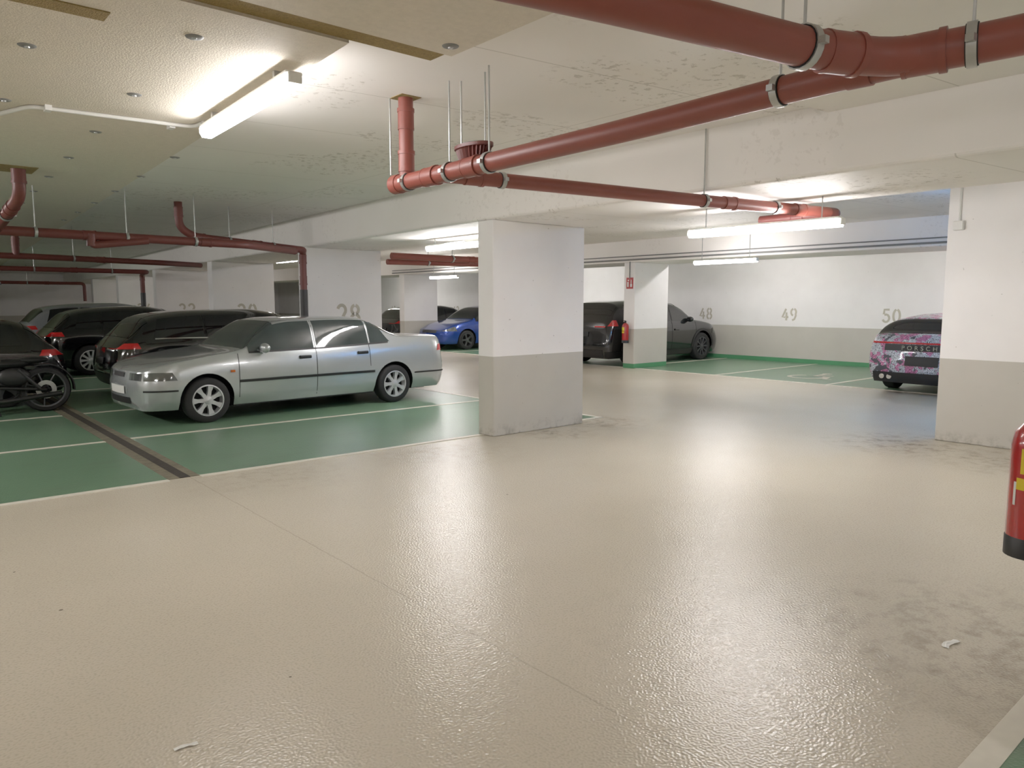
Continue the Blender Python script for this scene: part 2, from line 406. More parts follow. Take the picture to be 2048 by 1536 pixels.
for a in ((-2.6,3.7,-2.6,5.2,2.83,2.89),(-1.6,-1.8,-1.6,-.3,2.82,2.88),(-2.6,9,-2.6,10.5,2.83,2.89),(-2.6,15.5,-2.6,17,2.83,2.89),(-3.2,24,-3.2,25.5,2.83,2.89)):  # lamps added outside the frame to fill the left bays and ceiling
    lamp(*a,M=M_fill_lamp if a[1]>8 else M_lamp)
bl=root('blue_indicator_lamp','small round lamp glowing blue under the ceiling','lamp',(10.35,3.0,CZ-.12))
mk('lens',*ellips((0,0,.02),(.08,.08,.04)),M_bluel,bl,smooth=True)
mk('stem',*tube([(0,0,.05),(0,0,.12)],.012,8),M_steel,bl)
# ------------------------------------------------------------------ pipes
def pipe(pts,r,couplings=(),clamps=(),label='red-brown plastic drain pipe hung under the ceiling',m=M_pipe,ztop=CZ,R=None):
    if R is None: R=root('drain_pipe',label,'pipe',pts[0])
    mk('pipe_tube',*tube(pts,r,20),m,R,world=True,smooth=True)
    def at(si,t):
        a,b=Vector(pts[si]),Vector(pts[si+1]); return a+(b-a)*t,(b-a).normalized()
    for si,t in couplings:
        p,d=at(si,t)
        V,F=join([tube([p-d*.07,p+d*.05],r*1.09,20),tube([p+d*.045,p+d*.07],r*1.17,20),tube([p-d*.075,p-d*.06],r*1.12,20)])
        mk('pipe_coupling',V,F,m,R,world=True,smooth=True)
    for cl in clamps:
        si,t=cl[0],cl[1]
        p,d=at(si,t)
        V1,F1=tube([p-d*.016,p+d*.016],r*1.16,20); V2,F2=tube([p-d*.02,p+d*.02],r*1.08,20)
        side=d.cross(Vector((0,0,1))).normalized()
        parts=[(V1,F1,0),(V2,F2,1)]
        for s in (-1,1):
            q=p+side*s*r*1.25
            b=boxg(q.x-.014,q.x+.014,q.y-.014,q.y+.014,q.z-.012,q.z+.012); parts.append((b[0],b[1],0))
        V,F,MI=joinm(parts)
        mk('pipe_clamp',V,F,[M_steel,M_rubber],R,world=True,mi=MI,smooth=True)
        if len(cl)<3: mk('hanger_rod',*tube([p+Vector((0,0,r*1.1)),Vector((p.x,p.y,ztop))],.006,8),M_steel,R,world=True)
    return R
ZP=2.40
p2=pipe([(2.94,4.68,ZP),(2.93,2.6,ZP+.01),(2.93,1.45,ZP+.03),(2.965,1.1,ZP+.042)],.057,couplings=[(0,.02),(0,.2),(0,.42)],clamps=[(0,.06,1),(0,.3),(0,.5),(1,.78),],label='branching red-brown drain pipe system hung above the lane')
mk('end_cap',*tube([(2.94,4.66,ZP),(2.94,4.74,ZP)],.068,20),M_pipe,p2,world=True,smooth=True)
pipe([(2.94,4.58,ZP),(2.94,4.58,CZ)],.052,couplings=[(0,.25),(0,.75)],R=p2)
mk('collar',*boxg(2.86,3.02,4.5,4.66,CZ-.004,CZ),M_boardedge,p2,world=True)
mk('hanger_rod',*tube([(2.86,4.66,ZP+.05),(2.86,4.66,CZ)],.006,8),M_steel,p2,world=True)
pipe([(2.94,4.18,ZP),(3.14,4.12,ZP),(5.3,3.76,ZP-.005),(6.95,3.49,ZP)],.05,couplings=[(1,.02),(2,.2),(2,.75)],clamps=[(1,.12,1),(2,.02),(2,.55,1)],R=p2)
pipe([(6.95,3.49,ZP),(7.1,3.47,ZP),(7.12,4.3,ZP+.0)],.05,couplings=[(1,.5)],R=p2,m=M_pipe2)
pipe([(.2,1.97,2.47),(1.72,1.6,2.46),(2.62,1.385,2.445),(2.92,1.24,2.44),(3.02,.86,2.45),(3.1,-.6,2.47)],.067,couplings=[(2,.3),(3,.25)],clamps=[(1,.93),(3,.62)],R=p2,ztop=2.92)
mk('pipe_coupling',*join([tube([(2.93,1.42,2.435),(2.94,1.33,2.437)],.066,20)]),M_pipe,p2,world=True,smooth=True)
V=[];F=[];seg=56
for j,(sc,z) in enumerate(((.72,0),(.98,.1),(1.06,.105),(1.06,.125),(1.0,.125))):
    for k in range(seg):
        a=2*PI*k/seg; rib=1 if (k%2 or j>=2) else .84
        V.append((3.0+.085*sc*rib*math.cos(a),3.88+.16*sc*rib*math.sin(a),2.43+z))
for j in range(4):
    for k in range(seg): F.append((j*seg+k,j*seg+(k+1)%seg,(j+1)*seg+(k+1)%seg,(j+1)*seg+k))
mk('cleanout_basket',V,F,M_pipe2,p2,world=True,label='oval ribbed red-brown basket')
V,F=lathe([(.001,0),(.07,0),(.08,-.008)],24); V=[(3.0+v[0],3.88+v[1]*1.8,2.565+v[2]) for v in V]
mk('cleanout_lid',V,F,M_grey,p2,world=True)
for yy in (3.76,4.01): mk('hanger_rod',*tube([(3.0,yy,2.5),(3.0,yy,CZ)],.006,8),M_steel,p2,world=True)
# left pipes
L1=pipe([(3.4,11.3,CZ),(3.4,11.3,2.62),(3.6,11.3,2.50),(5.38,11.5,2.40),(5.42,11.62,2.38),(5.42,11.62,1.75)],.055,couplings=[(0,.4),(2,.05),(2,.55),(4,.2),(4,.75)],clamps=[(2,.3),(2,.7)],label='red-brown drain pipes above parked cars, turning down beside a pillar',m=M_pipe2)
mk('lower_downpipe',*tube([(5.42,11.62,1.76),(5.42,11.62,.005)],.062,18),M_blackpipe,L1,world=True,smooth=True,label='black lower section')
pipe([(-3,10.2,2.37),(1.2,10.2,2.36),(4.0,10.35,2.35),(5.2,11.44,2.37)],.055,couplings=[(0,.7),(1,.3),(1,.8)],clamps=[(0,.85),(1,.1),(1,.45),(1,.75)],R=L1,m=M_pipe2)
pipe([(1.2,9.05,2.9),(1.2,9.05,2.62),(1.12,9.7,2.44),(1.1,10.15,2.38)],.06,couplings=[(0,.3),(1,.5)],clamps=[(1,.8,1)],R=L1,m=M_pipe2)
pipe([(2.05,10.22,2.36),(2.05,10.22,2.24),(2.7,10.25,2.33)],.045,couplings=[(0,.5)],R=L1,m=M_pipe2)
L2=pipe([(-3,21.2,2.36),(5.6,21.5,2.36),(5.7,22.3,2.36),(5.75,22.6,2.34),(5.75,22.6,1.8)],.06,couplings=[(0,.8),(3,.2)],clamps=[(0,.55),(0,.7),(0,.9)],label='red-brown drain pipe above the far bays',m=M_pipe2)
mk('lower_downpipe',*tube([(5.75,22.6,1.82),(5.75,22.6,.005)],.065,14),M_blackpipe,L2,world=True,smooth=True,label='black lower section')
L3=pipe([(-3,16.0,2.38),(2.2,16.0,2.38),(4.6,16.4,2.36),(5.5,16.9,2.36)],.055,couplings=[(0,.8),(1,.5)],clamps=[(0,.9),(1,.3)],label='red-brown drain pipe above the middle bays',m=M_pipe2)
pipe([(2.0,16,2.4),(2.0,16,CZ)],.06,couplings=[(0,.4)],R=L3,m=M_pipe2)
L4=pipe([(7.1,11.6,2.38),(11.5,11.5,2.36)],.06,couplings=[(0,.4)],clamps=[(0,.3),(0,.7)],label='pair of red-brown pipes running behind the wide pillar')
pipe([(7.1,11.75,2.28),(11.5,11.7,2.33)],.05,clamps=[(0,.2)],R=L4)
pipe([(0,33.5,2.3),(6.4,33.6,2.3),(6.4,33.6,1.6)],.06,couplings=[(0,.8)],clamps=[(0,.3),(0,.7)],label='red-brown pipe at the far end',m=M_pipe2)
def conduit(pts,r,label,m=M_white):
    R=root('conduit',label,'conduit',pts[0]); mk('conduit_tube',*tube(pts,r,10,bend=.08),m,R,world=True,smooth=True)
    return R
cc=conduit([(.3,6.62,2.875),(.72,6.6,2.875),(.9,6.08,2.875),(1.93,5.98,2.875),(1.95,5.8,2.875)],.014,'white plastic conduit leading to the ceiling lamp')
for x in (1.0,1.8): mk('clip',*boxg(x-.02,x+.02,6.02,6.1,2.855,2.89),M_white,cc,world=True)
conduit([(13.482,-3,2.54),(13.482,22,2.54)],.018,'grey conduit fixed along the beam',M_grey)
conduit([(13.488,-3,2.62),(13.488,22,2.62)],.012,'thin grey conduit fixed along the beam',M_grey)
conduit([(13.488,11.5,2.5),(13.488,11.5,2.1)],.012,'short grey conduit on the pillar',M_grey)
sw=root('switch_box','small white switch box with conduit on the pillar','switch',(9.0,3.05,2.38))
bev(mk('box_body',*boxg(-.03,.03,-.05,.05,-.05,.05),M_white,sw),.01)
mk('conduit_tube',*tube([(.018,0,.05),(.018,0,CZ-2.38)],.012,8),M_white,sw)
# ------------------------------------------------------------------ extinguishers
def extinguisher(x,y,zb,face,label,la,h=.46,r=.08):
    R=root('fire_extinguisher',label,'fire extinguisher',(x,y,zb),rot=face)
    mk('cylinder_body',*lathe([(.001,.05),(r,.05),(r,h-.08),(r*.9,h-.035),(r*.6,h-.005),(r*.28,h+.01),(.001,h+.01)],28),M_red,R,smooth=True)
    mk('base_skirt',*lathe([(.001,0),(r*1.03,0),(r*1.03,.065),(r*.95,.075)],28),M_black,R,smooth=True,label='black plastic foot')
    def lab(z0,z1,a0,a1,m,nm):
        V=[];F=[];n=12
        for i in range(n+1):
            a=math.radians(a0+(a1-a0)*i/n)
            for z in (z0,z1): V.append(((r+.0015)*math.cos(a),(r+.0015)*math.sin(a),z))
        for i in range(n): F.append((2*i,2*i+1,2*i+3,2*i+2))
        mk(nm,V,F,m,R,smooth=True)
    lab(h-.17,h-.085,la,la+80,M_yellow,'label_sticker'); lab(h-.225,h-.185,la-8,la+80,M_yellow,'label_sticker'); lab(.18,.26,la-15,la-8,M_white,'label_sticker')
    mk('valve',*join([lathe([(.02,h),(.022,h+.05),(.001,h+.055)],14),boxg(-.012,.012,-.02,.02,h+.04,h+.055)]),M_black,R)
    mk('handle',*tube([(0,-.02,h+.055),(.04,0,h+.07),(.08,0,h+.072)],.007,8),M_black,R,smooth=True)
    mk('hose',*tube([(0,-.02,h+.04),(.06,-.04,h+.05),(r+.03,-.03,h-.05),(r+.03,-.02,h*.4)],.011,10),M_rubber,R,smooth=True)
    return R
e1=extinguisher(2.947,.707,.69,0,'red fire extinguisher with yellow stickers hung on a pillar',158)
mk('wall_bracket',*boxg(-.02,.02,-.095,-.07,.23,.34),M_steel,e1)
e2=extinguisher(13.39,11.52,.6,PI/2,'red fire extinguisher hung on the white pillar',30)
mk('wall_bracket',*boxg(-.02,.02,-.11,-.07,.23,.34),M_steel,e2)
sg=root('fire_extinguisher_sign','small red sign with white extinguisher and flame symbol','sign',(13.496,11.5,2.0))
mk('sign_plate',*boxg(-.006,.004,-.1,.1,-.13,.13),M_red,sg)
mk('sign_symbol',*join([boxg(-.009,-.006,.03,.07,-.09,.03),boxg(-.009,-.006,.02,.06,.05,.08),boxg(-.009,-.006,-.07,-.02,-.09,-.02),boxg(-.009,-.006,-.055,-.035,-.02,.08)]),M_white,sg)
# ------------------------------------------------------------------ cars
def pch(pts):
    xs=[p[0] for p in pts];ys=[p[1] for p in pts];n=len(xs)
    d=[(ys[i+1]-ys[i])/(xs[i+1]-xs[i]) for i in range(n-1)]
    m=[d[0]]+[0 if d[i-1]*d[i]<=0 else 2*d[i-1]*d[i]/(d[i-1]+d[i]) for i in range(1,n-1)]+[d[-1]]
    def f(x):
        if x<=xs[0]: return ys[0]
        if x>=xs[-1]: return ys[-1]
        i=0
        while x>xs[i+1]: i+=1
        h=xs[i+1]-xs[i];t=(x-xs[i])/h
        return (2*t**3-3*t*t+1)*ys[i]+(t**3-2*t*t+t)*h*m[i]+(-2*t**3+3*t*t)*ys[i+1]+(t**3-t*t)*h*m[i+1]
    return f
PR=pch([(0,.90),(.12,.955),(.35,.99),(.6,1.0),(.85,.985),(1,.945)])
def car(S):
    L,W=S['L'],S['W']; xf,xr=S['wheels']; wr=S['wr']; AR=wr+S.get('gap',.055)
    top=pch(S['top']); belt=pch(S['belt']); sill=S.get('sill',.2)
    n=S.get('n',3.2); K=S.get('k',.42); cf=S.get('cf',.72); cr=S.get('cr',.80); rf=S.get('rf',.55); rr=S.get('rr',.4)
    lf=pch(S.get('leanf',[(.15,.12),(.3,.02),(.5,0),(.65,.03),(.8,.1)])); lr=pch(S.get('leanr',[(.15,.12),(.3,.03),(.5,0),(.7,.03),(1.0,.08)]))
    bf,br=S.get('bf',.14),S.get('br',.08)
    root_=root(S['name'],S['label'],'car',S['loc'],rot=S['rot'])
    hp=lambda t:math.sqrt(max(0,1-t**2.3))
    def w(x):
        k=1
        if x<rf: k=1-(1-cf)*(1-hp(1-x/rf))
        if L-x<rr: k=min(k,1-(1-cr)*(1-hp(1-(L-x)/rr)))
        return W*k
    def zbot(x):
        for c in (xf,xr):
            if abs(x-c)<=AR+1e-6: return wr+math.sqrt(max(0,AR*AR-(x-c)**2))
        return sill
    def side(x,z):
        zs=belt(x); 
        if z<=zs: return w(x)*PR((z-sill)/(zs-sill))
        hb=max(.01,top(x)-zs); q=min(1,(z-zs)/hb)
        return w(x)*PR(1)*(1-q**n)**(1/n)*(1-K*(z-zs))
    def sup(x,a):
        zs=belt(x);hb=max(.01,top(x)-zs);sa=max(0,math.sin(a));ca=math.cos(a)
        z=zs+hb*sa**(2/n); y=w(x)*PR(1)*(abs(ca)**(2/n))*(1-K*(z-zs))
        return (x,y if ca>=0 else -y,z)
    def D(p):
        x,y,z=p
        df=max(0,1-x/.8)**2; dr=max(0,1-(L-x)/.6)**2; q=1-(y/W)**2
        x2=x+df*(lf(z)-bf*q)-dr*(lr(z)-br*q)
        return (x2-L/2,y,z)
    xs=set()
    k=0
    while k*.085<L: xs.add(round(k*.085,4)); k+=1
    for c in (xf,xr):
        xs={x for x in xs if abs(x-c)>AR+.03}
        for i in range(17): xs.add(round(c-AR*math.cos(PI*i/16),4))
        xs.add(round(c-AR-.006,4)); xs.add(round(c+AR+.006,4))
    for t in (0,.01,.03,.06,.1,.15,.22): xs.add(t); xs.add(round(L-t,4))
    xs=sorted(x for x in xs if 0<=x<=L)
    N1,N2=9,13
    V=[];F=[];rows=[]
    for x in xs:
        zb=zbot(x);zs=max(belt(x),zb+.02);row=[]
        for i in range(N1): z=zb+(zs-zb)*i/N1; row.append((x,side(x,z),z))
        for i in range(N2+1):
            a=PI/2*i/N2; row.append(sup(x,a))
        full=row+[(p[0],-p[1],p[2]) for p in row[-2::-1]]
        rows.append(full)
    m=len(rows[0])
    for r_ in rows: V+=[D(p) for p in r_]
    for i in range(len(rows)-1):
        for j in range(m-1): F.append((i*m+j,i*m+j+1,(i+1)*m+j+1,(i+1)*m+j))
    for ei in (0,len(rows)-1):
        base=rows[ei]; zc=(base[0][2]+top(base[0][0]))/2; prev=[ei*m+j for j in range(m)]
        for s in (.8,.55,.3):
            o=len(V); V+=[D((p[0],p[1]*s,zc+(p[2]-zc)*s)) for p in base]
            cur=[o+j for j in range(m)]
            for j in range(m): F.append((prev[j],prev[(j+1)%m],cur[(j+1)%m],cur[j]))
            prev=cur
        F.append(tuple(prev))
    mk('body',V,F,S['paint'],root_,smooth=True,ang=35)
    def grid(fn,nu,nv,name,mt,label=None):
        V=[];F=[]
        for i in range(nu+1):
            for j in range(nv+1): V.append(fn(i/nu,j/nv))
        for i in range(nu):
            for j in range(nv):
                a=i*(nv+1)+j; F.append((a,a+1,a+nv+2,a+nv+1))
        return mk(name,V,F,mt,root_,smooth=True,label=label)
    def D2(x,y,z,sg):
        p=D((x,y,z)); return (p[0],p[1]*sg,p[2])
    def spt(x,z,e,sg):
        y=side(x,z); h=.004
        dx=(side(min(L,x+h),z)-side(max(0,x-h),z))/(min(L,x+h)-max(0,x-h)); dz=(side(x,z+h)-side(x,z-h))/(2*h)
        dx=max(-3,min(3,dx)); dz=max(-2,min(2,dz))
        l=math.sqrt(dx*dx+dz*dz+1)
        return D2(x-dx/l*e,(y+e/l),z-dz/l*e,sg)
    def sidepanel(name,x0,x1,zl,zu,mt,e=.004,s0=0,s1=0,nu=12,nv=5,label=None,sides=(1,-1)):
        zl_=zl if callable(zl) else (lambda x:zl); zu_=zu if callable(zu) else (lambda x:zu)
        for sg in sides:
            def fn(u,v):
                a=x0+s0*v;b=x1+s1*v;x=a+(b-a)*u
                lo=zl_(x);hi=max(lo+.001,zu_(x)); return spt(x,lo+(hi-lo)*v,e,sg)
            grid(fn,nu,nv,name,mt,label)
    def cappanel(name,rear,y0,y1,z0,z1,mt,e=.006,label=None):
        x=L if rear else 0
        def fn(u,v):
            y=y0+(y1-y0)*u; z=z0+(z1-z0)*v; 
            p=D((x,y,z)); return (p[0]+(e if rear else -e),y,z)
        grid(fn,8,3,name,mt,label)
    up=lambda x:belt(x)+S.get('wf',.80)*(top(x)-belt(x)); lo=lambda x:belt(x)+.015
    G=S.get('glass',M_glass)
    for (x0,x1,s0,s1) in S['windows']: sidepanel('side_window',x0,x1,lo,up,G,.005,s0,s1,nu=16,nv=6)
    if S.get('trimc'): sidepanel('window_trim',S['windows'][0][0],S['windows'][-1][1]+S['windows'][-1][3]*.2,lambda x:belt(x)-.006,lambda x:belt(x)+.014,S['trimc'],.008,nu=24,nv=1)
    a0=math.radians(S.get('wa',33))
    def glassp(name,xa,xb):
        def fn(u,v):
            x=xa+(xb-xa)*u; a=a0+(PI-2*a0)*v; p=sup(x,a); h=.01
            dz=(top(x+h)-top(x-h))/(2*h); l=math.sqrt(1+dz*dz)
            return D((p[0]-dz/l*.006,p[1],p[2]+.006/l))
        grid(fn,12,12,name,G)
    glassp('windshield',*S['ws']); glassp('rear_window',*S['rw'])
    for x,s,zl in S.get('gaps',[]):
        for sg in (1,-1):
            def fn(u,v):
                z=zl+(up(x)-zl)*v; return spt(x+s*v-.004+.008*u,z,.0025,sg)
            grid(fn,1,14,'door_gap',M_under)
    for x,z in S.get('handles',[]):
        for sg in (1,-1):
            y=side(x,z); o=mk('door_handle',*boxg(x-L/2-.09,x-L/2+.09,min(sg*(y-.01),sg*(y+.03)),max(sg*(y-.01),sg*(y+.03)),z-.022,z+.022),S.get('handlem',S['paint']),root_); bev(o,.012,3)
    mx,mz=S['mirror']
    for sg in (1,-1):
        y=side(mx,mz)
        V,F=join([ellips((mx-L/2,sg*(y+.10),mz+.03),(.06,.11,.07)),boxg(mx-L/2-.03,mx-L/2+.03,min(sg*(y-.02),sg*(y+.08)),max(sg*(y-.02),sg*(y+.08)),mz-.03,mz)])
        mk('wing_mirror',V,F,S.get('mirrorm',S['paint']),root_,smooth=True)
    h=S['head']; sidepanel('headlight',.004,h[0],lambda x:h[1],lambda x:min(h[2],belt(x)+.02),M_head,.007,nu=12,nv=3,s1=-.06)
    for sg in (1,-1):
        y0,y1=sg*h[3]*W,sg*w(0)*.96
        cappanel('headlight',False,y0,y1,h[1],min(h[2],top(0)-.02),M_head)
    t=S['tail']; sidepanel('tail_light',L-t[0],L-.004,lambda x:t[1],lambda x:min(t[2],belt(x)+.03),M_tail,.007,nu=12,nv=3,s0=.05)
    for sg in (1,-1): cappanel('tail_light',True,sg*t[3]*W,sg*w(L)*.97,t[1],min(t[2],top(L)),M_tail)
    gr=S.get('grille')
    if gr: cappanel('grille',False,-gr[0],gr[0],gr[1],gr[2],M_black); cappanel('bumper_intake',False,-.45*W,.45*W,.28,.36,M_black)
    for (a,c,d,mt) in S.get('rearp',[]): cappanel('rear_trim_panel',True,-a,a,c,d,mt,e=.009)
    pz=S.get('plate_r',(.5,.61)); 
    if pz: cappanel('licence_plate',True,-.26,.26,pz[0],pz[1],M_plate,e=.015)
    if S.get('plate_f'): cappanel('licence_plate',False,-.26,.26,*S['plate_f'],M_white,e=.012)
    if S.get('strip'):
        a,b,z0,z1=S['strip']; sidepanel('rub_strip',a,b,z0,z1,M_black,.012,nu=24,nv=2)
    if S.get('bstrip'):
        z0,z1=S['bstrip']; sidepanel('bumper_strip',.004,xf-AR-.02,z0,z1,M_black,.008,nu=10,nv=1); sidepanel('bumper_strip',xr+AR+.02,L-.004,z0,z1,M_black,.008,nu=10,nv=1)
    if S.get('clad'):
        for c in (xf,xr):
            for sg in (1,-1):
                def fn(u,v):
                    a=PI*u; R_=AR+.065*v; x=c-R_*math.cos(a); z=wr+R_*math.sin(a); return spt(x,z,.008,sg)
                grid(fn,20,2,'arch_cladding',M_black)
        sidepanel('sill_cladding',xf+AR,xr-AR,sill,sill+.14,M_black,.008,nu=10,nv=2)
        sidepanel('bumper_cladding',xr+AR,L-.004,sill,sill+.16,M_black,.008,nu=10,nv=2)
        cappanel('bumper_cladding',True,-w(L)*.93,w(L)*.93,sill+.01,sill+.2,M_black)
    yu=W-.25
    mk('underbody',*join([boxg(.25-L/2,L/2-.25,-yu,yu,.17,.62),boxg(xf+AR-L/2+.01,xr-AR-L/2-.01,-W*.9,W*.9,.185,.3)]),M_under,root_)
    rm=S.get('rim',M_rim); ns=S.get('spokes',5); rr_=wr*S.get('rimr',.68); wd=.1
    tv,tf=lathe([(rr_,-wd),(wr-.03,-wd-.004),(wr-.008,-wd+.012),(wr,-wd+.035),(wr,wd-.035),(wr-.008,wd-.012),(wr-.03,wd+.004),(rr_,wd),(rr_,-wd)],36,'y')
    def rimgeo():
        P=[]
        v,f=lathe([(rr_+.004,wd+.002),(rr_-.012,wd+.004),(rr_-.02,wd-.02),(rr_-.03,-.05)],36,'y'); P.append((v,f,0))
        v,f=lathe([(rr_-.025,.02),(.001,.03)],36,'y'); P.append((v,f,1))
        v,f=lathe([(.06,.04),(.058,wd-.012),(.045,wd-.004),(.001,wd)],20,'y'); P.append((v,f,0))
        sw=S.get('sw',.035)
        for k in range(ns):
            a=2*PI*k/ns; ca,sa=math.cos(a),math.sin(a); V=[]
            for r_,hw,y0,y1 in ((.04,sw*.9,.03,wd-.008),((rr_*.6),sw*.75,.04,wd-.012),(rr_-.012,sw*1.25,.03,wd-.006)):
                for t_ in (-hw,hw):
                    for y in (y0,y1): V.append((r_*ca-t_*sa,y,r_*sa+t_*ca))
            F=[]
            for q in (0,4): F+=[(q,q+1,q+5,q+4),(q+2,q+6,q+7,q+3),(q+1,q+3,q+7,q+5),(q,q+4,q+6,q+2)]
            P.append((V,F,0))
        return joinm(P)
    rv,rfc,rmi=rimgeo()
    wm=rmesh=None
    for x in (xf,xr):
        for sg in (1,-1):
            if wm is None:
                o=mk('wheel',tv,tf,M_rubber,root_,smooth=True,label='black rubber tyre'); wm=o.data
                q=mk('rim',rv,rfc,[rm,M_under],o,smooth=True,mi=rmi,ang=30); rmesh=q.data
            else:
                o=bpy.data.objects.new('wheel',wm); o.parent=root_; o['label']='black rubber tyre'; COL.objects.link(o)
                q=bpy.data.objects.new('rim',rmesh); q.parent=o; COL.objects.link(q)
            o.location=(x-L/2,sg*(W-wd-.012),wr); o.rotation_euler=(0,0,0 if sg>0 else PI)
    S['root']=root_; S['pt']=(side,w,D,grid,cappanel,sidepanel,spt)
    return S
# silver sedan
sed=dict(name='silver_sedan',label='silver four-door notchback sedan parked in the green bay',L=4.55,W=.86,wheels=(.68,3.57),wr=.295,
 top=[(0,.69),(.05,.745),(.35,.82),(.8,.885),(1.14,.935),(1.44,1.15),(1.70,1.30),(1.95,1.335),(2.6,1.35),(3.08,1.335),(3.3,1.25),(3.62,1.08),(3.74,1.05),(4.2,1.04),(4.5,1.025),(4.55,.95)],
 belt=[(0,.66),(.35,.785),(1.1,.875),(2.4,.90),(3.6,.945),(4.25,.965),(4.55,.91)],
 windows=[(1.25,2.215,0,0),(2.262,3.12,0,-.02),(3.15,3.5,0,-.16)],ws=(1.17,1.68),rw=(3.28,3.63),gaps=[(1.10,.0,.3),(2.24,0,.25),(3.13,-.02,.6)],
 handles=[(2.06,.79),(3.0,.81)],handlem=M_black,mirror=(1.44,.91),head=(.3,.58,.68,.42),tail=(.14,.78,.88,.55),grille=(.2,.61,.67),n=6.5,k=.42,cf=.76,rf=.36,bf=.15,cr=.90,rr=.3,br=.05,
 leanf=[(.15,.05),(.3,.01),(.5,0),(.6,.02),(.8,.05)],leanr=[(.15,.08),(.3,.02),(.5,0),(.7,.03),(1.0,.05)],
 strip=(1.1,3.2,.5,.535),bstrip=(.44,.462),paint=P_silver,rim=M_rim,spokes=7,sw=.03,plate_f=(.40,.5),plate_r=(.78,.88),trimc=M_black,wf=.87,wa=22,
 loc=(4.735,10.66,0),rot=math.radians(3),sill=.2)
car(sed)
sed['pt'][5]('side_indicator',.98,1.04,.64,.67,M_amber,.008,nu=2,nv=1)
HATCH_TOP=lambda L,h,roof0=1.75:[(0,.66),(.1,.72),(.35,.83),(.8,.93),(1.05,.99),(1.45,h-.17),(roof0,h-.05),(2.2,h),(L-1.3,h-.02),(L-.75,h-.07),(L-.5,h-.14),(L-.2,h-.42),(L-.08,h-.52),(L,h-.62)]
def hatch(label,L,W,h,loc,rot,paint,name='hatchback',**k):
    S=dict(name=name,label=label,L=L,W=W,wheels=(.82,L-.82),wr=.32,top=HATCH_TOP(L,h),
     belt=[(0,.62),(.4,.78),(1.1,.9),(2.2,.94),(L-.8,h-.48),(L-.2,h-.50),(L,h-.66)],
     windows=[(1.2,2.15,0,0),(2.22,3.0,0,0),(3.05,L-.55,0,-.1)],ws=(1.1,1.68),rw=(L-.5,L-.16),gaps=[(1.15,0,.35),(2.18,0,.3),(3.02,.0,.5)],
     handles=[(2.0,.85),(2.85,.87)],mirror=(1.4,.95),head=(.4,.62,.76,.4),tail=(.34,h-.63,h-.54,.45),grille=(.4,.56,.66),paint=paint,glass=M_glass2,
     loc=loc,rot=rot,sill=.2,plate_r=(.55,.66),cf=.75,cr=.82,k=.36,n=4.6)
    S.update(k); return car(S)
hatch('black fastback crossover with slim red tail lights',4.4,.92,1.44,(5.05,13.75,0),PI,P_black,name='crossover_car',clad=True,wr=.34,trimc=M_chrome,rim=M_rimdark)
hatch('dark hatchback with silver wheels and red tail lights',4.1,.87,1.47,(4.68,18.7,0),PI,P_black,rim=M_rim,spokes=10,sw=.025)
hatch('light grey compact SUV parked beyond the dark hatchback',4.3,.9,1.54,(4.7,21.5,0),PI,P_white,name='suv_car',wr=.33,clad=True)
hatch('black sporty hatchback with its tail over the drain channel',4.4,.9,1.38,(-.02,13.95,0),0,P_black,rim=M_rimdark)
th=hatch('dark hatchback with its tailgate open',4.3,.9,1.45,(-.05,18.0,0),0,P_dgrey)
mk('tailgate',*join([boxg(1.25,2.35,-.6,.6,1.43,1.47),boxg(2.3,2.4,-.6,.6,1.28,1.47)]),P_dgrey,th['root']).rotation_euler=(0,-.28,0)
hatch('blue hatchback parked nose-out',4.0,.87,1.44,(15.95,20.35,0),0,P_blue,rim=M_rimdark)
hatch('grey hatchback behind a pillar',4.3,.88,1.45,(15.8,22.9,0),PI,P_dgrey)
hatch('black SUV with red tail lights beside the pillar',4.6,.93,1.62,(15.6,12.85,0),PI,P_anth,name='suv_car',wr=.37,wheels=(.85,3.7),clad=True,rim=M_rimdark,
  tail=(.3,.98,1.12,.45),plate_r=(.72,.84),spokes=10,sw=.02,
  top=[(0,.82),(.1,.9),(.35,1.0),(.8,1.07),(1.15,1.12),(1.6,1.46),(1.9,1.57),(2.4,1.62),(3.6,1.60),(4.1,1.55),(4.3,1.40),(4.5,1.15),(4.56,1.08),(4.6,.95)],
  belt=[(0,.76),(.4,.92),(1.1,1.03),(2.2,1.07),(3.8,1.12),(4.4,1.12),(4.6,.92)],windows=[(1.3,2.15,0,0),(2.22,3.1,0,0),(3.15,4.0,0,-.12)],ws=(1.2,1.8),rw=(4.14,4.42),head=(.4,.72,.85,.4),mirror=(1.5,1.08),grille=(.4,.5,.8))
W5=dict(name='wagon_car',label='low sporty wagon wrapped in pink, white and black graffiti',L=4.85,W=.97,wheels=(.9,3.85),wr=.35,
 top=[(0,.62),(.1,.68),(.5,.82),(1.2,.92),(1.7,1.18),(2.2,1.33),(2.7,1.37),(3.6,1.36),(4.2,1.31),(4.38,1.26),(4.62,1.05),(4.76,1.01),(4.85,.93)],
 belt=[(0,.58),(.5,.76),(1.3,.86),(2.5,.92),(3.8,.95),(4.5,.96),(4.85,.86)],
 windows=[(1.5,2.5,0,0),(2.58,3.5,0,0),(3.55,4.1,0,-.12)],ws=(1.3,2.1),rw=(4.36,4.68),gaps=[(1.4,0,.35),(2.54,0,.3),(3.52,0,.5)],handles=[(2.3,.83),(3.3,.85)],
 mirror=(1.7,.92),head=(.4,.55,.68,.4),tail=(.4,.86,.888,.0),paint=P_graf,glass=M_glass2,rim=M_rimdark,plate_r=(.50,.66),wa=22,n=4,
 rearp=[(.8,.2,.38,M_black)],loc=(15.5,4.83,0),rot=PI,cr=.86,rr=.5,k=.45)
car(W5)
